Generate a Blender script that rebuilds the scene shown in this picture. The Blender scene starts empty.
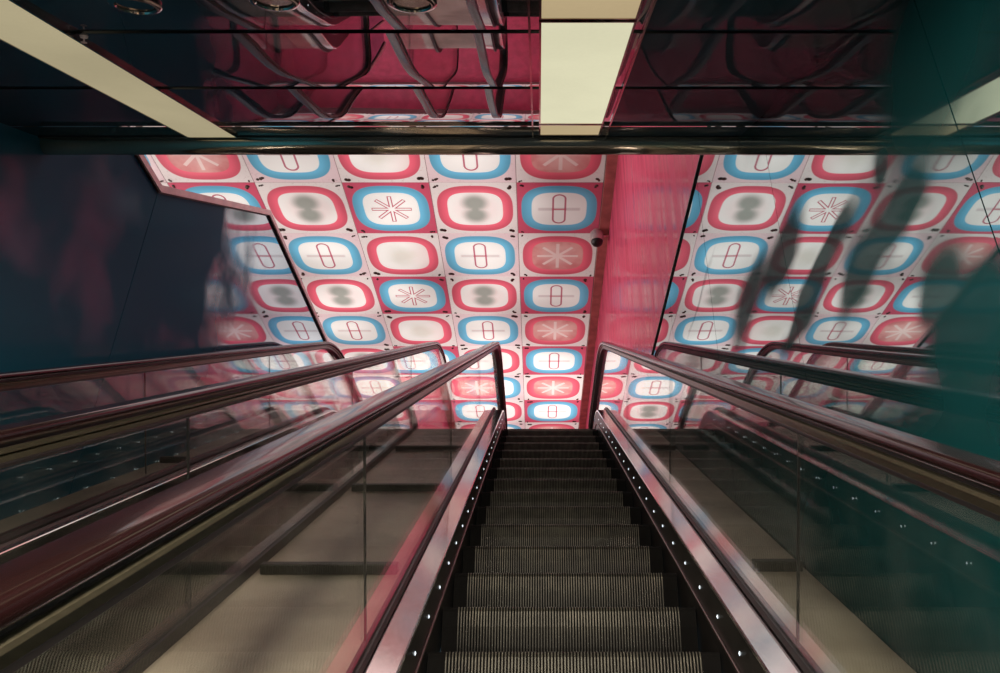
import bpy, bmesh, math, random
from mathutils import Vector
random.seed(7)
sc = bpy.context.scene
COL = sc.collection
TH = math.radians(31.0)
cs, sn = math.cos(TH), math.sin(TH)
CAMH = 1.388                      # camera height above the line of step nosings
UH = CAMH * cs                    # the same, square to the incline
PITCH = math.radians(29.9)
F = 830.0
PPX, PPY = 539.0, 336.5

# ------------------------------------------------------------------ helpers
def ray(px, py):
    a, b = (px - PPX) / F, (PPY - py) / F
    return Vector((a, math.cos(PITCH) - b * math.sin(PITCH), math.sin(PITCH) + b * math.cos(PITCH)))
CAMP = Vector((0, 0, CAMH))
def at_x(px, py, X):
    d = ray(px, py); return CAMP + d * (X / d.x)
def inc(X, S, h):
    """point on the incline: S metres ahead of the camera, h square above the nosing line"""
    T = S + CAMH * sn
    return Vector((X, T * cs - h * sn, T * sn + h * cs))
def link(o, parent=None):
    COL.objects.link(o)
    if parent: o.parent = parent
    return o
def mesh_obj(name, verts, faces, mat, parent=None, smooth=None):
    me = bpy.data.meshes.new(name)
    me.from_pydata([tuple(v) for v in verts], [], faces)
    bm = bmesh.new(); bm.from_mesh(me)
    bmesh.ops.recalc_face_normals(bm, faces=bm.faces)
    bm.to_mesh(me); bm.free()
    me.materials.append(mat)
    if smooth is not None:
        me.polygons.foreach_set('use_smooth', [True] * len(me.polygons))
        me.set_sharp_from_angle(angle=math.radians(smooth))
    me.update()
    return link(bpy.data.objects.new(name, me), parent)
def tag(o, label=None, cat=None, group=None, kind=None):
    if label: o['label'] = label
    if cat: o['category'] = cat
    if group: o['group'] = group
    if kind: o['kind'] = kind
    return o
def empty(name, loc=(0, 0, 0)):
    o = bpy.data.objects.new(name, None); o.location = loc; o.empty_display_size = .2
    return link(o)
def box(name, x0, x1, y0, y1, z0, z1, mat, parent=None, bevel=0):
    v = [(x, y, z) for x in (x0, x1) for y in (y0, y1) for z in (z0, z1)]
    f = [(0, 1, 3, 2), (4, 6, 7, 5), (0, 4, 5, 1), (2, 3, 7, 6), (0, 2, 6, 4), (1, 5, 7, 3)]
    o = mesh_obj(name, v, f, mat, parent)
    if bevel: bev(o, bevel)
    return o
def bev(o, w, seg=2):
    bm = bmesh.new(); bm.from_mesh(o.data)
    bmesh.ops.bevel(bm, geom=bm.edges[:], offset=w, segments=seg, affect='EDGES', profile=.5)
    bm.to_mesh(o.data); bm.free()
def inc_box(name, x0, x1, S0, S1, h0, h1, mat, parent=None, bevel=0):
    v = [inc(x, S, h) for x in (x0, x1) for S in (S0, S1) for h in (h0, h1)]
    f = [(0, 1, 3, 2), (4, 6, 7, 5), (0, 4, 5, 1), (2, 3, 7, 6), (0, 2, 6, 4), (1, 5, 7, 3)]
    o = mesh_obj(name, v, f, mat, parent)
    if bevel: bev(o, bevel)
    return o

# ---- escalator track: frames are (Y, Z, ny, nz) of the nosing line and its normal
SK = 9.45
TK = SK + CAMH * sn
YK, ZK = TK * cs, TK * sn
FLOOR = ZK
RAD = 1.0
YC, ZC = YK + RAD * math.tan(TH / 2), ZK - RAD
S_TAN = SK - RAD * math.tan(TH / 2)
def fr_inc(S):
    T = S + CAMH * sn
    return (T * cs, T * sn, -sn, cs)
def frames(S0, y_end=None, n_arc=12, newel=None):
    L = [fr_inc(S0)]
    if S0 < S_TAN: L.append(fr_inc(S_TAN))
    for i in range(1, n_arc + 1):
        a = TH * (1 - i / n_arc)
        ny, nz = -math.sin(a), math.cos(a)
        L.append((YC + RAD * ny, ZC + RAD * nz, ny, nz))
    if y_end: L.append((y_end, ZK, 0, 1))
    if newel:
        hc = newel
        for i in range(1, 17):
            a = math.pi * i / 16
            ny, nz = math.sin(a), math.cos(a)
            L.append((y_end - hc * ny, ZK + hc - hc * nz, ny, nz))
    return L
def path_z(y):
    """height of the nosing line at distance y"""
    yt = fr_inc(S_TAN)[0]
    if y <= yt: return y * math.tan(TH)
    if y >= YC: return ZK
    return ZC + math.sqrt(max(RAD ** 2 - (y - YC) ** 2, 0))
def sweep(name, prof, frs, mat, parent=None, smooth=35, dx=0.0, mirror=False):
    n = len(prof); v = []
    for (y, z, ny, nz) in frs:
        for (x, h) in prof:
            v.append((dx + (-x if mirror else x), y + h * ny, z + h * nz))
    f = []
    for i in range(len(frs) - 1):
        for j in range(n):
            k = (j + 1) % n
            f.append((i * n + j, i * n + k, (i + 1) * n + k, (i + 1) * n + j))
    f.append(tuple(range(n))); f.append(tuple((len(frs) - 1) * n + j for j in range(n)))
    return mesh_obj(name, v, f, mat, parent, smooth)

# ------------------------------------------------------------------ node helper
class E:
    """tiny expression wrapper over Math nodes"""
    def __init__(s, nt, sock): s.nt, s.s = nt, sock
    def _op(s, op, b=None, c=None):
        n = s.nt.nodes.new('ShaderNodeMath'); n.operation = op
        for i, x in enumerate((s, b, c)):
            if x is None: continue
            if isinstance(x, E): s.nt.links.new(x.s, n.inputs[i])
            else: n.inputs[i].default_value = x
        return E(s.nt, n.outputs[0])
    def __add__(s, b): return s._op('ADD', b)
    __radd__ = __add__
    def __sub__(s, b): return s._op('SUBTRACT', b)
    def __mul__(s, b): return s._op('MULTIPLY', b)
    __rmul__ = __mul__
    def __truediv__(s, b): return s._op('DIVIDE', b)
    def __pow__(s, b): return s._op('POWER', b)
    def abs(s): return s._op('ABSOLUTE')
    def max(s, b): return s._op('MAXIMUM', b)
    def min(s, b): return s._op('MINIMUM', b)
    def exp(s): return s._op('EXPONENT')
    def inv(s): return (s * -1.0) + 1.0
    def smooth(s, lo, hi):
        n = s.nt.nodes.new('ShaderNodeMapRange'); n.interpolation_type = 'SMOOTHSTEP'
        s.nt.links.new(s.s, n.inputs[0]); n.inputs[1].default_value = lo; n.inputs[2].default_value = hi
        return E(s.nt, n.outputs[0])
    def below(s, t, w=.02): return s.smooth(t - w, t + w).inv()
    def above(s, t, w=.02): return s.smooth(t - w, t + w)
def new_mat(name):
    m = bpy.data.materials.new(name); m.use_nodes = True
    nt = m.node_tree; nt.nodes.clear()
    out = nt.nodes.new('ShaderNodeOutputMaterial')
    return m, nt, out
def mixc(nt, fac, a, b):
    n = nt.nodes.new('ShaderNodeMix'); n.data_type = 'RGBA'
    for sock, x in ((n.inputs[0], fac), (n.inputs[6], a), (n.inputs[7], b)):
        if isinstance(x, E): nt.links.new(x.s, sock)
        elif hasattr(x, 'is_output'): nt.links.new(x, sock)
        elif isinstance(x, (int, float)): sock.default_value = x
        else: sock.default_value = (*x, 1)
    return n.outputs[2]
def srgb(r, g, b):
    f = lambda c: (c / 255 / 12.92) if c / 255 <= .04045 else ((c / 255 + .055) / 1.055) ** 2.4
    return (f(r), f(g), f(b))
def noise(nt, scale, detail=3, vec=None, distort=0, rough=.5):
    n = nt.nodes.new('ShaderNodeTexNoise'); n.inputs['Scale'].default_value = scale
    n.inputs['Detail'].default_value = detail; n.inputs['Distortion'].default_value = distort
    n.inputs['Roughness'].default_value = rough
    if vec is not None: nt.links.new(vec, n.inputs['Vector'])
    return E(nt, n.outputs[0])
def coords(nt, which='Object'):
    return nt.nodes.new('ShaderNodeTexCoord').outputs[which]
def position(nt):
    return nt.nodes.new('ShaderNodeNewGeometry').outputs['Position']
def sep(nt, v):
    n = nt.nodes.new('ShaderNodeSeparateXYZ'); nt.links.new(v, n.inputs[0])
    return [E(nt, o) for o in n.outputs]
def scaled(nt, v, s):
    n = nt.nodes.new('ShaderNodeVectorMath'); n.operation = 'MULTIPLY'
    nt.links.new(v, n.inputs[0]); n.inputs[1].default_value = s
    return n.outputs[0]
def principled(nt, out, base, rough=.5, metal=0, spec=.5, coat=0, coat_rough=.05, emit=None, estr=0):
    p = nt.nodes.new('ShaderNodeBsdfPrincipled')
    def put(k, x):
        if isinstance(x, E): nt.links.new(x.s, p.inputs[k])
        elif hasattr(x, 'is_output'): nt.links.new(x, p.inputs[k])
        elif isinstance(x, (int, float)): p.inputs[k].default_value = x
        else: p.inputs[k].default_value = (*x, 1)
    put('Base Color', base); put('Roughness', rough); put('Metallic', metal); put('Specular IOR Level', spec)
    put('Coat Weight', coat); put('Coat Roughness', coat_rough)
    if emit is not None:
        put('Emission Color', emit); put('Emission Strength', estr)
    if out: nt.links.new(p.outputs[0], out.inputs[0])
    return p
def bump(nt, height, strength, dist, *targets):
    b = nt.nodes.new('ShaderNodeBump'); b.inputs['Strength'].default_value = strength
    b.inputs['Distance'].default_value = dist
    nt.links.new(height.s, b.inputs['Height'])
    for t in targets: nt.links.new(b.outputs[0], t.inputs['Normal'])
    return b
def simple(name, base, rough=.5, metal=0, spec=.5, coat=0, var=.15, nscale=6):
    m, nt, out = new_mat(name)
    v = noise(nt, nscale, 4, coords(nt))
    c = mixc(nt, v.smooth(.3, .7), tuple(x * (1 - var) for x in base), tuple(min(1, x * (1 + var)) for x in base))
    principled(nt, out, c, rough, metal, spec, coat)
    return m

# ------------------------------------------------------------------ materials
M = {}
M['rubber'] = simple('handrail_rubber', (.010, .003, .003), .24, 0, .3, .40)
def track_metal():
    m, nt, out = new_mat('track_metal')
    v = noise(nt, 1.0, 3, scaled(nt, coords(nt), (120, 1.5, 120)))
    principled(nt, out, mixc(nt, v, (.085, .074, .048), (.15, .132, .088)), .30, .65)
    return m
for nd in M['rubber'].node_tree.nodes:
    if nd.type == 'BSDF_PRINCIPLED': nd.inputs['IOR'].default_value = 1.32
M['track'] = track_metal()
M['black'] = simple('black_gasket', (.012, .010, .010), .45)
M['dark'] = simple('dark_void', (.004, .005, .006), .9)
def deck_metal():
    m, nt, out = new_mat('brushed_deck')
    v = noise(nt, 1.0, 4, scaled(nt, coords(nt), (60, 1.2, 60)))
    w = noise(nt, .9, 2, coords(nt))
    p = principled(nt, out, mixc(nt, v, (.78, .71, .70), (.90, .84, .82)), v * .08 + .06, 1)
    bump(nt, w, .25, .02, p)
    return m
M['deck'] = deck_metal()
M['skirt'] = simple('dark_skirt', (.020, .017, .015), .35, .2, .5)
M['skirt_edge'] = simple('skirt_edge_metal', (.22, .17, .15), .35, 1)
def emis(name, c, s):
    m, nt, out = new_mat(name)
    e = nt.nodes.new('ShaderNodeEmission'); e.inputs[0].default_value = (*c, 1); e.inputs[1].default_value = s
    nt.links.new(e.outputs[0], out.inputs[0]); return m
M['led'] = emis('skirt_led', (.85, .95, 1), 2.2)
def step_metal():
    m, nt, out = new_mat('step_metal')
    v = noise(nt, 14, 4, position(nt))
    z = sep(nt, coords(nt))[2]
    shade_or_dirt = z.smooth(-.21, -.01)  # riser shade painted in: rib colour darkens towards the foot
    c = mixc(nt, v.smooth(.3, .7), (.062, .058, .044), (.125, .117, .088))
    c = mixc(nt, shade_or_dirt, (.018, .017, .014), c)
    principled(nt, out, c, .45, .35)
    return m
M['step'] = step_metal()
M['groove'] = simple('step_groove', (.007, .0065, .006), .7, 0, .08)
M['tread'] = simple('step_tread_dark', (.03, .028, .024), .5, .3)
def infill():
    m, nt, out = new_mat('beige_infill')
    pos = position(nt)
    a = noise(nt, 1.6, 3, pos); b = noise(nt, 160, 2, pos); c_ = noise(nt, 1.0, 3, scaled(nt, pos, (40, 2, 2)))
    base = mixc(nt, a.smooth(.35, .68), (.36, .285, .22), (.68, .57, .46))
    base = mixc(nt, c_ * .25, base, (.25, .2, .15))
    p = principled(nt, out, base, a * .2 + .32, .25)
    bump(nt, b, .15, .003, p)
    return m
M['infill'] = infill()
M['bar'] = simple('anti_slide_bronze', (.028, .025, .018), .4, .5)
M['cap'] = simple('parapet_cap_metal', (.85, .68, .66), .28, .25, var=.1)
M['magenta_dull'] = simple('dull_magenta_paint', (.35, .035, .085), .35, 0, .5, .3)
M['brown'] = simple('stained_corner_trim', (.52, .24, .20), .5, 0, var=.2, nscale=5)
M['fixing'] = simple('fixing_rust', (.10, .062, .05), .6, .1, var=.6, nscale=40)
M['white_plastic'] = simple('white_plastic', (.62, .52, .50), .35)
M['chrome'] = simple('chrome', (.6, .55, .5), .12, 1)
M['floor'] = simple('landing_floor', (.05, .045, .04), .4)
M['slab'] = simple('slab_paint', (.05, .05, .055), .6)

def thin_glass():
    m, nt, out = new_mat('balustrade_glass')
    tr = nt.nodes.new('ShaderNodeBsdfTransparent'); tr.inputs[0].default_value = (.93, .95, .93, 1)
    gl = nt.nodes.new('ShaderNodeBsdfGlossy'); gl.inputs[0].default_value = (1, 1, 1, 1); gl.inputs['Roughness'].default_value = .01
    df = nt.nodes.new('ShaderNodeBsdfDiffuse'); df.inputs[0].default_value = (.35, .33, .3, 1)
    lw = nt.nodes.new('ShaderNodeLayerWeight'); lw.inputs[0].default_value = .5
    fr = (E(nt, lw.outputs['Facing']) ** 5) * .9 + .055
    mx = nt.nodes.new('ShaderNodeMixShader'); nt.links.new(fr.s, mx.inputs[0])
    nt.links.new(tr.outputs[0], mx.inputs[1]); nt.links.new(gl.outputs[0], mx.inputs[2])
    m2 = nt.nodes.new('ShaderNodeMixShader')
    shade_or_dirt = noise(nt, 3.5, 5, position(nt)).smooth(.35, .8) * .03
    nt.links.new(shade_or_dirt.s, m2.inputs[0]); nt.links.new(mx.outputs[0], m2.inputs[1]); nt.links.new(df.outputs[0], m2.inputs[2])
    nt.links.new(m2.outputs[0], out.inputs[0]); return m
M['glass'] = thin_glass()

def mirror_mat(name, tint, under, f0, rough, bump_s, bump_d, nscale, mask=None, f1=.9, rough_lo=None):
    """polished lacquered metal: a dark coloured ground under a mirror coat whose strength varies"""
    m, nt, out = new_mat(name)
    pos = position(nt)
    gl = nt.nodes.new('ShaderNodeBsdfGlossy'); gl.inputs[0].default_value = (*tint, 1)
    pr = principled(nt, None, under, .6, 0, .03)
    lw = nt.nodes.new('ShaderNodeLayerWeight'); lw.inputs[0].default_value = .5
    facing = E(nt, lw.outputs['Facing'])
    fac = (facing ** 2.2) * (f1 - f0) + f0
    mk = mask(nt, pos) if mask else None
    if mk is not None: fac = fac * mk
    if mk is not None and rough_lo is not None:
        r = mk.inv() * (rough_lo - rough) + rough
        nt.links.new(r.s, gl.inputs['Roughness'])
    else: gl.inputs['Roughness'].default_value = rough
    mx = nt.nodes.new('ShaderNodeMixShader'); nt.links.new(fac.s, mx.inputs[0])
    nt.links.new(pr.outputs[0], mx.inputs[1]); nt.links.new(gl.outputs[0], mx.inputs[2])
    nt.links.new(mx.outputs[0], out.inputs[0])
    bump(nt, noise(nt, nscale, 1, pos), bump_s, bump_d, gl)
    return m

XR, XL = 1.08, -2.70
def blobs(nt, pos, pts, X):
    """dark gaps of the reflection, put into the mirror strength: sum of soft spots"""
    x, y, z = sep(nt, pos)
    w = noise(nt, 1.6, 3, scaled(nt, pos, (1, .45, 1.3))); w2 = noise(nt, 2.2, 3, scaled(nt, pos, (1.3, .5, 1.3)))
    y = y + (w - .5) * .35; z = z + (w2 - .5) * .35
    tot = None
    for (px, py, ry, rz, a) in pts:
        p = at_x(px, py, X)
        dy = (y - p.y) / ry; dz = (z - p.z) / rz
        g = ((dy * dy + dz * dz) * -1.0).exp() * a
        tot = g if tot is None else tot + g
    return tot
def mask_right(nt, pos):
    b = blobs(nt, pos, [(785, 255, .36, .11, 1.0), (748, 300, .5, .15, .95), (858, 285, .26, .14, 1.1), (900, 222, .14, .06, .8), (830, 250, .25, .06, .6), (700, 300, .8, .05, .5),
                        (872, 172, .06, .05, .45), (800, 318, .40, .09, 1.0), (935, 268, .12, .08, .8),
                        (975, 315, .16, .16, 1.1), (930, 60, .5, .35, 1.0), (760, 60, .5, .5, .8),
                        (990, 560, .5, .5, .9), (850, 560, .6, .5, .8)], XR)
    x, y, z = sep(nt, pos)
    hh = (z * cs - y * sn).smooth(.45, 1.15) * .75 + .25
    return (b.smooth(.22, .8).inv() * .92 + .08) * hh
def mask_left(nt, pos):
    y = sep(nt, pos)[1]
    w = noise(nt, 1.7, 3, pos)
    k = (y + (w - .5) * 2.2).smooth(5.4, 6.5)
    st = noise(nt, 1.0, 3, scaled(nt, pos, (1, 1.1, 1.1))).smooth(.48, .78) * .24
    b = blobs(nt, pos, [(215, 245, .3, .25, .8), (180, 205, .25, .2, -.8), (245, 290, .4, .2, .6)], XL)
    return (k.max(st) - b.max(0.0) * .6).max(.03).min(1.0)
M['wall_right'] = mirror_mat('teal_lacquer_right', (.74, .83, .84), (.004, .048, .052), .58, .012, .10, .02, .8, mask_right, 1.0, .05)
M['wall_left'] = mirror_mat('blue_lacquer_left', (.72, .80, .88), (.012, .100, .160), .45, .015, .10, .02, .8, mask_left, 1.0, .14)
def streak(nt, pos):
    v = noise(nt, 1.0, 3, scaled(nt, pos, (1, 7, .6)))
    return v.smooth(.3, .7) * .7 + .25
M['pink_wall'] = mirror_mat('magenta_lacquer', (.95, .78, .80), (.80, .11, .21), .08, .05, .06, .02, 1.2, streak, .55, .25)
M['pink_end'] = simple('magenta_end_wall', (.75, .08, .19), .4, 0, .5, .2)
def ceil_mask(nt, pos):
    x, y, z = sep(nt, pos)
    n_ = noise(nt, .9, 2, pos)
    return ((x + (n_ - .5) * .7).smooth(-1.6, -.55) * .6 + .4) * (x.above(.358, .002) * .86).inv()
M['ceil'] = mirror_mat('polished_ceiling', (.84, .80, .82), (.018, .050, .072), .72, .012, .12, .012, 1.3, ceil_mask, .80)
M['header'] = mirror_mat('polished_header', (.80, .72, .60), (.10, .085, .065), .60, .12, 0, .01, 1.0, None, .8)

def diffuser(name, c, s):
    m, nt, out = new_mat(name)
    v = noise(nt, 1.2, 3, position(nt)); g = noise(nt, 60, 2, position(nt))
    e = nt.nodes.new('ShaderNodeEmission')
    nt.links.new(mixc(nt, v.smooth(.3, .7), tuple(x * .9 for x in c), c), e.inputs[0])
    k = (v * .15 + g * .06 + .9) * s
    nt.links.new(k.s, e.inputs[1]); nt.links.new(e.outputs[0], out.inputs[0]); return m
M['diff_a'] = diffuser('diffuser_bright', srgb(226, 222, 188), 1.0)
M['diff_b'] = diffuser('diffuser_dim', srgb(200, 178, 138), .85)
M['diff_c'] = diffuser('diffuser_left', srgb(186, 174, 140), .85)

# printed glowing panels of the hall ceiling ------------------------------------
PW, PL = 1.25, 1.20
RED, BLUE, WHITE = (.62, .10, .14), (.12, .36, .50), (.88, .83, .77)
REDBG, PINKBG = (.58, .085, .14), (.78, .58, .58)
def panel_mat(kind):
    m, nt, out = new_mat('printed_panel_' + kind)
    x, y, z = sep(nt, coords(nt))
    u = x / (PW / 2); v = y / (PL / 2)
    au, av = u.abs(), v.abs()
    def sq(a, b, n):
        return ((au / a) ** n + (av / b) ** n) ** (1 / n)
    blue = kind.startswith('blue')
    ringc = BLUE if blue else RED
    bg = REDBG if kind in ('blue_pill_red', 'blue_star') else (PINKBG if blue else (.78, .67, .63))
    nz = noise(nt, 3.0, 3, position(nt)); fine = noise(nt, 26, 4, position(nt))
    outer = sq(.90, .89, 2.9).below(1.0, .012)
    inner = sq(.655, .635, 3.4).below(1.0, .02)
    soft = sq(.655, .635, 3.4)
    base = mixc(nt, fine.smooth(.55, .8) * .35, bg, (.40, .20, .17))
    ring = mixc(nt, soft.smooth(1.0, 1.35), tuple(min(1, c * 1.35) for c in ringc), ringc)
    base = mixc(nt, outer, base, ring)
    xm, ym = x, y
    rr = (xm * xm + ym * ym) ** .5
    def lines(halfn, w0, w1, rad):
        out_, in_ = None, None
        for i in range(4):
            a = math.pi * i / 4
            d = (xm * math.sin(a) - ym * math.cos(a)).abs()
            o, q = d.below(w1, .004), d.below(w0, .004)
            out_ = o if out_ is None else out_.max(o); in_ = q if in_ is None else in_.max(q)
        disc = rr.below(rad, .008)
        disc2 = rr.below(rad - .012, .006)
        return out_ * disc, in_ * disc2
    if kind.startswith('blue_pill'):
        mid = WHITE
        base = mixc(nt, inner, base, mid)
        hb = au.below(.50, .03) * av.below(.055, .03) * .5
        base = mixc(nt, hb, base, (.50, .36, .36))
        # upright pill outline
        hw, hh = .105, .345
        dy = (ym.abs() - (hh - hw)).max(0.0)
        d = (xm * xm + dy * dy) ** .5
        pill = d.below(hw, .005) * d.above(hw - .028, .005)
        base = mixc(nt, pill * .85, base, (.42, .03, .09))
        base = mixc(nt, av.below(.02, .012) * d.below(hw), base, (.5, .08, .12))
    elif kind == 'blue_star':
        base = mixc(nt, inner, base, WHITE)
        o, q = lines(0, .016, .034, .30)
        base = mixc(nt, (o - q).max(0.0) * .9, base, (.45, .03, .08))
    elif kind == 'red_star':
        base = mixc(nt, inner, base, mixc(nt, nz.smooth(.3, .7), (.60, .17, .17), (.74, .36, .32)))
        o, q = lines(0, .012, .026, .33)
        base = mixc(nt, o * .75, base, (.86, .68, .62))
        base = mixc(nt, rr.below(.28, .2) * .35, base, (.85, .62, .56))
    elif kind == 'red_blot':
        base = mixc(nt, inner, base, WHITE)
        def spot(cx, cy, r, wd):
            dx, dy = xm - cx, ym - cy
            return ((dx * dx + dy * dy) ** .5).below(r, wd)
        s = spot(.0, .14, .17, .09).max(spot(0.0, -.14, .18, .09)).max(xm.abs().below(.085, .06) * ym.abs().below(.14, .05))
        halo = spot(.03, 0, .34, .14)
        base = mixc(nt, halo * .45, base, (.74, .50, .48))
        base = mixc(nt, s * .85, base, (.22, .24, .20))
    else:  # red_pale
        base = mixc(nt, inner, base, WHITE)
        g = (rr + (nz - .5) * .2).below(.22, .16)
        base = mixc(nt, g * .6, base, (.52, .47, .38))
        base = mixc(nt, (xm - .1).smooth(-.1, .35) * inner * .45, base, (.72, .45, .42))
    wn = noise(nt, .42, 2, position(nt))
    yy = sep(nt, position(nt))
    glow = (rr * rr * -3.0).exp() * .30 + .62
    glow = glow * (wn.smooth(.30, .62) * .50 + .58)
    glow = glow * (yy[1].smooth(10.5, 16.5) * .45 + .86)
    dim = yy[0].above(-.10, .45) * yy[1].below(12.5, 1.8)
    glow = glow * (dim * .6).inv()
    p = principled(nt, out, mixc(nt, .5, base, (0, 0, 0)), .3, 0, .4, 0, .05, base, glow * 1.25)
    return m
KINDS = ['red_star', 'blue_pill', 'red_pale', 'blue_pill_red', 'red_blot', 'blue_star']
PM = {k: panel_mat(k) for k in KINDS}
EVEN = ['red_star', 'blue_pill', 'red_pale', 'blue_pill']
ODD = ['blue_pill_red', 'red_blot', 'blue_star', 'red_blot']

# ================================================================== SETTING
H_CEIL = UH + .99                 # tunnel ceiling, square to the incline
S_HEAD = 4.50
Y_HEAD = inc(0, S_HEAD, H_CEIL).y
Z_HALL = CAMH + 7.84

# right wall: backing + lacquered panels split by upright joints
def wall_strip(name, X, ylo, yhi, ztop, thick, mat, parent=None, rot=0.0):
    """upright panel between ylo and yhi, bottom parallel to the stairs"""
    zb = lambda y: y * math.tan(TH) - .35
    zt = ztop if callable(ztop) else (lambda y: ztop)
    v = []
    for (dx) in (0, thick):
        for (y, z) in ((ylo, min(zb(ylo), FLOOR - .3)), (yhi, min(zb(yhi), FLOOR - .3)), (yhi, zt(yhi)), (ylo, zt(ylo))):
            v.append((X + dx + (y - (ylo + yhi) / 2) * rot, y, z))
    return mesh_obj(name, v, [(0, 1, 2, 3), (4, 5, 6, 7), (0, 1, 5, 4), (1, 2, 6, 5), (2, 3, 7, 6), (3, 0, 4, 7)], mat, parent)
TOPZ = 5.17
tun_top = lambda y: (y * math.tan(TH) + H_CEIL / cs)
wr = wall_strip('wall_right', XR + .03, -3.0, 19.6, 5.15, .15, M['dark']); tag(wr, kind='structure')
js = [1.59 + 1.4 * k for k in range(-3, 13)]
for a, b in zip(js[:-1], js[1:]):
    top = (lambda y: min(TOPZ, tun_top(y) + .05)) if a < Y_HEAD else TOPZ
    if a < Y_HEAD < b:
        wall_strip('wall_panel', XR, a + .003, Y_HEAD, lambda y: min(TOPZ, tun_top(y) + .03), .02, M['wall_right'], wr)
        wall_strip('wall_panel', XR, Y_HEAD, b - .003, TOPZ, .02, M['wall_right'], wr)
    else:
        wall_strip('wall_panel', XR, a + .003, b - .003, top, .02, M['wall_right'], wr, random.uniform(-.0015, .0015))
pw = box('wall_right_upper', XR - .002, XR + .15, 3.0, 19.6, TOPZ + .015, Z_HALL + .1, M['pink_wall']); tag(pw, kind='structure')
tr = box('trim_1', XR - .012, XR + .02, Y_HEAD + .05, 19.5, TOPZ + .001, TOPZ + .012, M['black']); tag(tr, kind='structure')
ct = box('trim_2', .93, XR, 4.0, 19.5, Z_HALL - .06, Z_HALL + .02, M['brown']); tag(ct, kind='structure')

# left wall with stepped parapet
P1 = at_x(135, 155, XL); P2 = at_x(158, 192, XL); P3 = at_x(267, 219, XL); P4 = at_x(325, 337, XL)
ZT1, ZT2 = (P1.z + P2.z) / 2, (P3.z + P4.z) / 2
YA, YB = P2.y, P3.y
wl = wall_strip('wall_left', XL - .18, -3.0, 14.0, 5.0, .15, M['dark']); tag(wl, kind='structure')
def ltop(y):
    if y <= YA: return ZT1
    if y >= YB: return ZT2
    return ZT1 + (ZT2 - ZT1) * (y - YA) / (YB - YA)
wall_strip('wall_panel', XL - .03, -3, 1.6, lambda y: tun_top(y) + .05, .03, M['wall_left'], wl)
wall_strip('wall_panel', XL - .03, 1.606, Y_HEAD, lambda y: tun_top(y) + .03, .03, M['wall_left'], wl)
wall_strip('wall_panel', XL - .03, Y_HEAD, YA - .004, ltop, .03, M['wall_left'], wl)
wall_strip('wall_panel', XL - .03, YA + .004, YB, ltop, .03, M['wall_left'], wl)
wall_strip('wall_panel', XL - .03, YB + .001, 14.0, ltop, .03, M['wall_left'], wl)
# parapet cap following the steps
def ribbon(name, pts, x0, x1, t, mat, parent=None):
    v, f = [], []
    n = len(pts)
    for i, (y, z) in enumerate(pts):
        dirs = []
        if i > 0: dirs.append(Vector((pts[i][0] - pts[i - 1][0], pts[i][1] - pts[i - 1][1])).normalized())
        if i < n - 1: dirs.append(Vector((pts[i + 1][0] - pts[i][0], pts[i + 1][1] - pts[i][1])).normalized())
        d = sum(dirs, Vector((0, 0))).normalized(); nrm = Vector((-d.y, d.x))
        k = t / max(.3, abs(nrm.dot(Vector((-dirs[0].y, dirs[0].x)))))
        for (x, o) in ((x0, 0), (x1, 0), (x1, k), (x0, k)):
            v.append((x, y + nrm.x * o, z + nrm.y * o))
    for i in range(n - 1):
        for j in range(4):
            q = (j + 1) % 4
            f.append((i * 4 + j, i * 4 + q, i * 4 + 4 + q, i * 4 + 4 + j))
    f += [(0, 1, 2, 3), tuple(4 * n - 4 + j for j in range(4))]
    return mesh_obj(name, v, f, mat, parent)
cap = ribbon('trim_3', [(Y_HEAD + .1, ZT1), (YA, ZT1), (YB, ZT2), (14.0, ZT2)], XL - .16, XL + .025, .05, M['cap']); tag(cap, kind='structure')
ribbon('trim_lip', [(Y_HEAD + .1, ZT1 - .012), (YA, ZT1 - .012), (YB, ZT2 - .012), (14.0, ZT2 - .012)], XL + .001, XL + .012, .012, M['black'], cap)

# polished tunnel ceiling, three columns of panels
ce = inc_box('ceiling', XL - .1, XR + .1, -3.5, S_HEAD - .02, H_CEIL + .09, H_CEIL + .2, M['dark']); tag(ce, kind='structure')
rows = [(-3.0, -1.26), (-1.26, -.57), (-.57, .12), (.12, .81), (.81, 1.50), (1.50, 2.19), (2.19, 2.88), (2.88, 3.57), (3.57, 4.26), (4.26, S_HEAD)]
tilt = {6: .006, 7: .005, 8: .0, 9: .003}
for i, (a, b) in enumerate(rows):
    t = tilt.get(i, .006)
    for (x0, x1) in ((XL, -.035), (-.030, .355), (.360, XR)):
        n = 7
        v = []
        for k in range(n + 1):
            S = a + .002 + (b - a - .004) * k / n
            r = k / n
            rise = (S - a) * t + (.0025 * max(0, (r - .72) / .28) ** 2)
            for x in (x0, x1): v.append(inc(x, S, H_CEIL + rise))
        f = [(2 * k, 2 * k + 1, 2 * k + 3, 2 * k + 2) for k in range(n)]
        o = mesh_obj('polished_panel', v, f, M['ceil'], ce, 60)
for X in (-.0325, .3575):
    inc_box('panel_seam', X - .004, X + .004, -3, S_HEAD, H_CEIL - .008, H_CEIL + .001, M['chrome'], ce)
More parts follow.
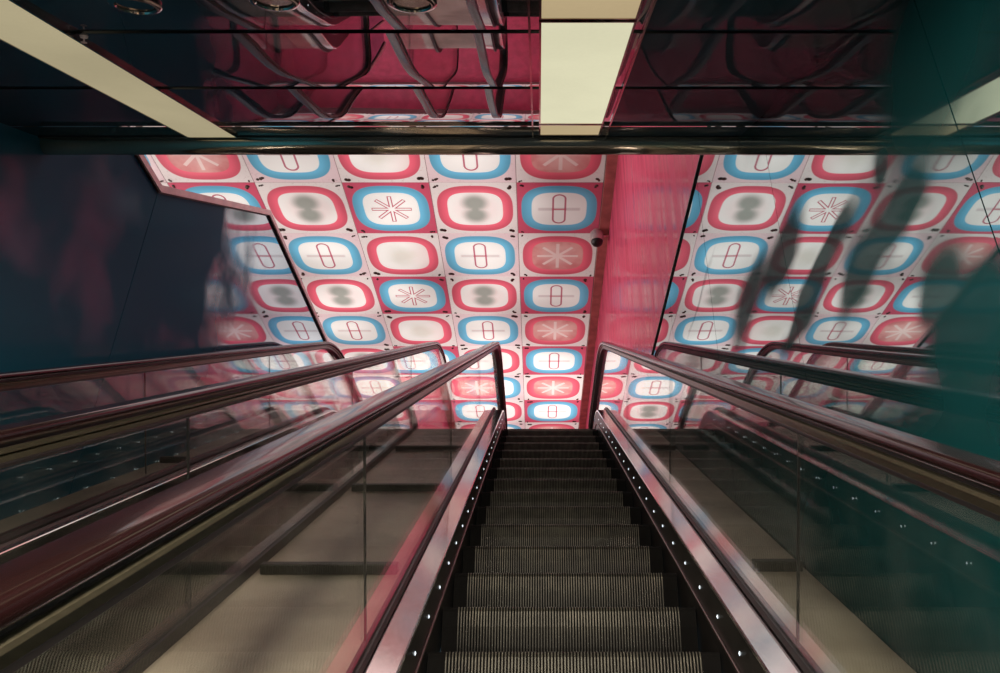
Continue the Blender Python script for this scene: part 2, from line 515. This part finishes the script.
# rounded polished beam at the end of the tunnel ceiling
prof = []
for k in range(13):
    a = math.pi * k / 12
    prof.append((S_HEAD + .05 - .05 * math.cos(a), H_CEIL - .020 - .065 * math.sin(a)))
prof[0] = (S_HEAD, H_CEIL - .006)
prof += [(S_HEAD + .10, H_CEIL + .03), (S_HEAD, H_CEIL + .03)]
v = [inc(x, S, h) for x in (XL + .003, XR - .003) for (S, h) in prof]
n = len(prof)
f = [(j, (j + 1) % n, n + (j + 1) % n, n + j) for j in range(n)] + [tuple(range(n)), tuple(range(n, 2 * n))]
hb = mesh_obj('trim_4', v, f, M['header'], None, 40); tag(hb, kind='structure')
inc_box('beam_groove', XL + .003, XR - .003, S_HEAD - .012, S_HEAD - .001, H_CEIL - .004, H_CEIL + .01, M['black'], hb)

# hall above
box('floor_hall', -9, XR + .1, -3, Y_HEAD + .02, 5.06, 5.2, M['slab'])['kind'] = 'structure'
box('floor_side', -9, XL - .2, Y_HEAD + .02, 19.6, 5.0, 5.2, M['slab'])['kind'] = 'structure'
fl = box('floor', XL - .02, XR + .03, 9.75, 19.6, FLOOR - .2, FLOOR, M['floor']); tag(fl, kind='structure')
wb = box('wall_back', -9, XR + .1, 19.45, 19.6, 5.0, Z_HALL + .1, M['pink_end']); tag(wb, kind='structure')
wf = box('wall_far_left', -9.1, -9, -3, 19.6, 5.0, Z_HALL + .1, M['slab']); tag(wf, kind='structure')
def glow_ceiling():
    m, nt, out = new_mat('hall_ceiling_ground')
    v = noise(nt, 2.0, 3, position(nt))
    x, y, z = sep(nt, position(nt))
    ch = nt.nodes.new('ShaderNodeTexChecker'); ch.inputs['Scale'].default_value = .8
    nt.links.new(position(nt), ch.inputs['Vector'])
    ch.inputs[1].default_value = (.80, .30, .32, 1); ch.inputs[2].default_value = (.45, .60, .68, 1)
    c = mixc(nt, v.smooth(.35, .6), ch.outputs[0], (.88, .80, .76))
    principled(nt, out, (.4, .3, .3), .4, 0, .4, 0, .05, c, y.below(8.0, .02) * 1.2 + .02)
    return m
hc = box('ceiling_hall', -9, XR + .1, 3.0, 19.6, Z_HALL + .035, Z_HALL + .12, glow_ceiling()); tag(hc, kind='structure')

# ================================================================== CEILING PANELS
me_fix = None
def panel_mesh(kind):
    hx, hy, t = PW / 2 - .006, PL / 2 - .006, .012
    bm = bmesh.new()
    bmesh.ops.create_cube(bm, size=1)
    for vv in bm.verts: vv.co = (vv.co.x * 2 * hx, vv.co.y * 2 * hy, vv.co.z * t)
    bmesh.ops.bevel(bm, geom=bm.edges[:], offset=.003, segments=1, affect='EDGES')
    me = bpy.data.meshes.new('ceiling_panel'); bm.to_mesh(me); bm.free()
    me.materials.append(PM[kind]); return me
def fixing_mesh(seed):
    r = random.Random(seed); bm = bmesh.new()
    for _ in range(3):
        ret = bmesh.ops.create_uvsphere(bm, u_segments=8, v_segments=5, radius=1)
        sx, sy, sz = r.uniform(.016, .030), r.uniform(.016, .028), .010
        ox, oy = r.uniform(-.028, .028), r.uniform(-.022, .022)
        for vv in ret['verts']: vv.co = (vv.co.x * sx + ox, vv.co.y * sy + oy, vv.co.z * sz - .012)
    me = bpy.data.meshes.new('fixing'); bm.to_mesh(me); bm.free()
    me.materials.append(M['fixing'])
    me.polygons.foreach_set('use_smooth', [True] * len(me.polygons))
    return me
PMESH = {k: panel_mesh(k) for k in KINDS}
FIX = [fixing_mesh(s) for s in range(5)]
WORDS = ['first', 'second', 'third', 'fourth', 'fifth', 'sixth', 'seventh', 'eighth', 'ninth']
DESC = {'red_star': 'red ringed panel with pale star', 'blue_pill': 'blue ringed panel with upright pill', 'red_pale': 'red ringed panel with pale middle',
        'blue_pill_red': 'blue ringed red panel with pill', 'red_blot': 'red ringed panel with grey blot', 'blue_star': 'blue ringed red panel with star'}
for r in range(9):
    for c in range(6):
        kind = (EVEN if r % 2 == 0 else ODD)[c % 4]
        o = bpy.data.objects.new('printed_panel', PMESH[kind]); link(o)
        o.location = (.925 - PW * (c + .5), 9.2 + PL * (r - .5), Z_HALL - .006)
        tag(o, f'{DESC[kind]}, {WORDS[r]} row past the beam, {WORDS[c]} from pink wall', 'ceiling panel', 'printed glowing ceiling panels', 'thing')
        for (sx, sy) in ((-1, -1), (-1, 1), (1, -1), (1, 1)):
            q = bpy.data.objects.new('fixing', random.choice(FIX)); link(q, o)
            k = random.uniform(.6, 1.45)
            q.location = (sx * (PW / 2 - .070 * k - random.uniform(.008, .03)), sy * (PL / 2 - .058 * k - .008), -.002)
            q.rotation_euler = (0, 0, random.choice((0, math.pi)) + random.uniform(-.4, .4)); q.scale = (k, k, 1)

# ================================================================== ESCALATOR
HS, HG = .53, .630                 # half width at skirts, at glass
def round_rect(x0, x1, h0, h1, r, n=4):
    pts = []
    for (cx, ch, a0) in ((x1 - r, h0 + r, -90), (x1 - r, h1 - r, 0), (x0 + r, h1 - r, 90), (x0 + r, h0 + r, 180)):
        for k in range(n + 1):
            a = math.radians(a0 + 90 * k / n)
            pts.append((cx + r * math.cos(a), ch + r * math.sin(a)))
    return pts
def step_meshes():
    hw = HS - .006
    pitch = .0118; nr = int((2 * hw - .125) / pitch)
    x0 = -nr * pitch / 2
    # riser cross-section: flat margins and ribs
    prof = [(-hw, 0.0)]
    for i in range(nr):
        a = x0 + i * pitch
        prof += [(a, 0.0), (a + .0008, .009), (a + pitch - .0062, .009), (a + pitch - .0054, 0.0)]
    prof += [(hw, 0.0)]
    lev = [(0.0, 0.0), (-.006, -.006), (-.02, -.011), (-.08, -.010), (-.16, .002), (-.245, .02)]   # z, y of riser surface
    v, f = [], []
    for (z, y) in lev:
        for (x, d) in prof: v.append((x, y - d + .011 if z < 0 else y + .011 - d, z if z < 0 else z))
    n = len(prof)
    for i in range(len(lev) - 1):
        for j in range(n - 1):
            f.append((i * n + j, i * n + j + 1, (i + 1) * n + j + 1, (i + 1) * n + j))
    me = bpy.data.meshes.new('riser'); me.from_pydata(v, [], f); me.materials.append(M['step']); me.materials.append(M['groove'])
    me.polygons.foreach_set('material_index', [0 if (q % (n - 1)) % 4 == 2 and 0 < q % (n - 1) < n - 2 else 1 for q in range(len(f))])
    v, f = [], []
    prof2 = [(x, -.010 if d == 0 and abs(x) < hw - .001 else 0.0) for (x, d) in prof]
    for y in (.012, .40):
        for (x, d) in prof2: v.append((x, y, d))
    for j in range(n - 1): f.append((j, j + 1, n + j + 1, n + j))
    m2 = bpy.data.meshes.new('tread'); m2.from_pydata(v, [], f); m2.materials.append(M['tread'])
    return me, m2
RISER, TREAD = step_meshes()
STEP_Y0 = (2.961 + CAMH * sn) * cs
def disc(name, c, r, axis_x, mat, parent):
    v = [c]; n = 10
    for k in range(n):
        a = 2 * math.pi * k / n
        v.append(c + Vector((0, 0, 0)) + Vector((0, math.cos(a) * r * cs - math.sin(a) * r * sn, math.cos(a) * r * sn + math.sin(a) * r * cs)))
    v.append(c + Vector((axis_x * .003, 0, 0)))
    f = [(n + 1, 1 + k, 1 + (k + 1) % n) for k in range(n)] + [tuple(range(1, n + 1))]
    return mesh_obj(name, v, f, mat, parent)
def make_escalator(cx, label, joff=0.0):
    root = empty('escalator', (cx, 0, 0))
    tag(root, label, 'escalator', 'escalators side by side')
    for k in range(-5, 17):
        y = STEP_Y0 + .4 * k
        s = bpy.data.objects.new('step', TREAD); link(s, root); s.location = (0, y, path_z(y))
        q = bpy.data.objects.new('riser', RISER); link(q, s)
    def side(sg):
        mir = sg < 0
        P = lambda name, prof, frs, mat, par=root, smooth=35: sweep(name, prof, frs, mat, par, smooth, 0, mir)
        base = frames(-1.5, 10.6)
        sk = P('skirt_panel', [(HS, -.16), (HS + .02, -.16), (HS + .02, .18), (HS, .18)], base, M['skirt'])
        P('skirt_edge', round_rect(HS - .010, HS + .001, .035, .05, .004), base, M['skirt_edge'], sk)
        for k in range(-4, 22):
            S = 2.685 + .336 * k
            y, z, ny, nz = fr_inc(S)
            if S > S_TAN: break
            disc('skirt_light', Vector((sg * (HS - .0015), y + .105 * ny, z + .105 * nz)), .0075, -sg, M['led'], sk)
        P('inner_deck', [(HS - .004, .178), (HS - .004, .189), (HS, .193), (HG - .010, .197), (HG - .001, .198), (HG - .001, .178)], base, M['deck'])
        P('glass_gasket', [(HG - .012, .204), (HG - .0005, .204), (HG - .0005, .224), (HG - .008, .224)], base, M['black'])
        P('outer_gasket', [(HG + .0105, .185), (HG + .022, .185), (HG + .022, .23), (HG + .0105, .23)], base, M['black'])
        joints = [-1.5] + [q + joff for q in (.04, 2.42, 4.80, 7.15)]
        gl = [(HG, .2), (HG + .010, .2), (HG + .010, .884), (HG, .884)]
        for a, b in zip(joints[:-1], joints[1:]):
            P('glass_panel', gl, [fr_inc(a + .003), fr_inc(b - .003)], M['glass'])
            P('joint_seal', [(HG + .001, .25), (HG + .009, .25), (HG + .009, .876), (HG + .001, .876)], [fr_inc(b - .0026), fr_inc(b + .0026)], M['black'])
        g = P('glass_panel', gl, frames(7.153 + joff, 10.6), M['glass'])
        # rounded glass end at the landing
        v, f = [], []
        for x in (HG, HG + .010):
            v.append((sg * x, 10.6, FLOOR + .2))
            for k in range(13):
                a = math.pi * k / 12
                v.append((sg * x, 10.6 + .334 * math.sin(a), FLOOR + .55 + .334 * math.cos(a)))
        f = [tuple(range(14)), tuple(range(14, 28))] + [(k, (k + 1) % 14, 14 + (k + 1) % 14, 14 + k) for k in range(14)]
        mesh_obj('glass_end', v, f, M['glass'], root)
        hr = frames(-1.5, 10.6, 16, .55)
        c = HG - .020
        P('handrail', round_rect(c - .040, c + .040, 0.9270, 0.9570, .014, 5), hr, M['rubber'], root, 40)
        t = P('handrail_track', [(c - .018, .886), (c + .024, .886), (c + .024, .898), (c + .018, .902), (c + .030, .906), (c + .030, .913),
                             (c + .024, .917), (c - .024, .917), (c - .030, .913), (c - .030, .906), (c - .018, .902)], hr, M['track'], root, 30)
        P('guide_strip', [(c - .020, .916), (c + .020, .916), (c + .020, .930), (c - .020, .930)], hr, M['black'], t)
        P('glass_channel', round_rect(c - .0185, HG + .0125, .876, .8865, .002), hr, M['black'], t)
    side(1); side(-1)
    box('landing_plate', -HS - .05, HS + .05, 9.55, 9.9, FLOOR - .02, FLOOR + .002, M['track'], root)
    return root
CX1, CX2 = .125, -1.78
make_escalator(CX1, 'near dark ribbed escalator climbing ahead between glass sides')
make_escalator(CX2, 'second escalator running beside the first, next to the blue wall', .28)

# infill decks between and beside the escalators
def infill_deck(x0, x1, name, label, bars, bx):
    root = sweep('escalator_deck', [(x0, .12), (x1, .12), (x1, .19), (x0, .19)], frames(-1.5, 9.35), M['infill'])
    tag(root, label, 'deck')
    for S in bars:
        b = inc_box('anti_slide_bar', bx[0], bx[1], S, S + .045, .191, .232, M['bar'], root, .004)
        n = int((bx[1] - bx[0]) / .028)
        v, f = [], []
        for k in range(n):
            a = bx[0] + .008 + k * .028; base = len(v)
            for (x, h) in ((a, .198), (a + .016, .198), (a + .016, .226), (a, .226)): v.append(inc(x, S - .003, h))
            for (x, h) in ((a, .198), (a + .016, .198), (a + .016, .226), (a, .226)): v.append(inc(x, S + .001, h))
            f += [(base, base + 1, base + 2, base + 3)] + [(base + i, base + (i + 1) % 4, base + 4 + (i + 1) % 4, base + 4 + i) for i in range(4)]
        mesh_obj('bar_rib', v, f, M['skirt_edge'] if False else M['bar'], b)
    return root
g1 = HG + .0235
infill_deck(CX2 + g1, CX1 - g1, 'deck', 'beige sloping metal deck between the two escalators with dark cross bars', (1.7, 3.24, 4.83, 6.32, 7.8), (CX2 + g1 + .03, CX1 - g1 - .03))
infill_deck(CX1 + g1, XR - .008, 'deck', 'narrow beige sloping deck between near escalator and teal wall', (1.7, 3.28, 6.35), (.855, XR - .03))
infill_deck(XL + .002, CX2 - g1, 'deck', 'narrow sloping deck between far escalator and blue wall', (2.6, 5.8), (XL + .04, CX2 - g1 - .03))

# ================================================================== FITTINGS
def light_panel(x0, x1, S0, S1, dm, label, group=None):
    mid = inc((x0 + x1) / 2, (S0 + S1) / 2, H_CEIL)
    root = empty('ceiling_light', mid); tag(root, label, 'ceiling light', group)
    def add(name, *a, **k):
        o = inc_box(name, *a, **k); o.parent = root; o.matrix_parent_inverse = root.matrix_basis.inverted(); return o
    bpy.context.view_layer.update()
    e = .008
    add('diffuser', x0 + e, x1 - e, S0 + e, S1 - e, H_CEIL - .010, H_CEIL + .03, dm)
    for (a, b, c, d) in ((x0, x0 + e, S0, S1), (x1 - e, x1, S0, S1), (x0 + e, x1 - e, S0, S0 + e), (x0 + e, x1 - e, S1 - e, S1)):
        add('frame', a, b, c, d, H_CEIL - .013, H_CEIL + .03, M['chrome'])
light_panel(0.0, .32, 2.735, 4.15, M['diff_a'], 'pale yellow square-ended light panel in the polished ceiling above near escalator')
light_panel(0.0, .32, 4.17, 4.40, M['diff_b'], 'small dim light panel between bright ceiling panel and polished beam')
light_panel(0.0, .32, 1.32, 2.715, M['diff_b'], 'dimmer light panel at the top edge above the pale yellow panel')
light_panel(-1.88, -1.61, .6, 4.46, M['diff_c'], 'long pale strip light in the dark ceiling above the second escalator')
for k, (px, py) in enumerate(((138, 6), (276, 2), (413, 4))):
    S = F * .99 / (320.5 - py); X = (px - PPX) * S / F
    c = inc(X, S, H_CEIL)
    root = empty('downlight', c); root.rotation_euler = (TH, 0, 0)
    tag(root, ['unlit round recessed downlight nearest the long pale strip light', 'unlit round recessed downlight, middle one of three in the ceiling',
               'unlit round recessed downlight nearest the pale yellow light panel'][k], 'downlight', 'recessed downlights')
    def lathe(name, prof, mat, par):
        n = 28; v, f = [], []
        for (r, z) in prof:
            for i in range(n):
                a = 2 * math.pi * i / n; v.append((r * math.cos(a), r * math.sin(a), z))
        for j in range(len(prof) - 1):
            for i in range(n): f.append((j * n + i, j * n + (i + 1) % n, (j + 1) * n + (i + 1) % n, (j + 1) * n + i))
        f.append(tuple((len(prof) - 1) * n + i for i in range(n)))
        return mesh_obj(name, v, f, mat, par, 50)
    lathe('rim', [(.075, .02), (.078, -.006), (.070, -.012), (.060, -.012), (.056, -.004)], M['chrome'], root)
    lathe('baffle', [(.057, -.006), (.05, -.002), (.046, .004), (.02, .006)], M['dark'], root)
# small sprinkler
S = F * .99 / (320.5 - 38); X = (87 - PPX) * S / F
root = empty('sprinkler', inc(X, S, H_CEIL)); root.rotation_euler = (TH, 0, 0)
tag(root, 'tiny white ceiling sprinkler beside the long strip light', 'sprinkler')
lathe('escutcheon', [(.006, .01), (.014, .0), (.012, -.006), (.005, -.008)], M['white_plastic'], root)
lathe('deflector', [(.003, -.006), (.003, -.02), (.010, -.021), (.010, -.023)], M['white_plastic'], root)

# dome camera on the corner trim of the hall ceiling
d = ray(597, 241); t = (Z_HALL - .22 - CAMH) / d.z; pc = CAMP + d * t
root = empty('dome_camera', (pc.x, pc.y, pc.z)); tag(root, 'white dome camera hanging at ceiling edge beside the pink wall', 'camera')
lathe('housing', [(.085, .17), (.10, .15), (.105, .06), (.10, .0), (.095, -.005)], M['white_plastic'], root)
lathe('dome', [(.092, .0), (.088, -.035), (.068, -.068), (.035, -.088), (.01, -.092)], M['black'], root)
lathe('stem', [(.02, .15), (.02, .19), (.05, .200), (.05, .2065)], M['white_plastic'], root)
br = box('bracket', .085, XR - pc.x - .003, -.02, .02, .09, .12, M['chrome'], root)
lathe2 = box('wall_plate', XR - pc.x - .02, XR - pc.x - .003, -.05, .05, .05, .16, M['chrome'], root)

# ================================================================== LIGHT
def area(name, loc, rot, sx, sy, e, col):
    l = bpy.data.lights.new(name, 'AREA'); l.shape = 'RECTANGLE'; l.size = sx; l.size_y = sy; l.energy = e; l.color = col
    o = bpy.data.objects.new(name, l); o.location = loc; o.rotation_euler = rot; link(o); return o
for X, e in ((.16, 100), (-1.745, 90)):
    p = inc(X, .4, H_CEIL - .02)
    area('tunnel_fill_light', p, (TH, 0, 0), .28, 2.6, e, (1, .88, .74))  # added fill behind the camera, boosting the light of the ceiling strips
area('hall_wall_fill', (-8.5, 10.5, 7.4), (0, -math.pi / 2, 0), 2.5, 9, 330, (1, .86, .82))  # added fill out of view, brightens the pink wall; no real fitting
area('hall_fill', (-7.3, 10, Z_HALL - .3), (0, 0, 0), 2, 10, 320, (1, .88, .82))  # added overhead fill for the hall, kept out of view
w = bpy.data.worlds.new('world'); sc.world = w; w.use_nodes = True
w.node_tree.nodes['Background'].inputs[0].default_value = (.35, .55, .65, 1)
w.node_tree.nodes['Background'].inputs[1].default_value = .045

# ================================================================== CAMERA
cam = bpy.data.cameras.new('camera'); cam.sensor_width = 36; cam.lens = F * 36 / 1000
cam.shift_x = (500 - PPX) / 1000; cam.shift_y = 0.0
cam.clip_start = .02
co = bpy.data.objects.new('camera', cam); co.location = CAMP; co.rotation_euler = (math.pi / 2 + PITCH, 0, 0)
link(co); sc.camera = co
sc.view_settings.view_transform = 'Standard'; sc.view_settings.look = 'None'
sc.view_settings.exposure = 0.0; sc.view_settings.gamma = 1.0
sc.cycles.use_denoising = True
sc.cycles.max_bounces = 14; sc.cycles.transparent_max_bounces = 24; sc.cycles.glossy_bounces = 8
sc.cycles.sample_clamp_indirect = 6
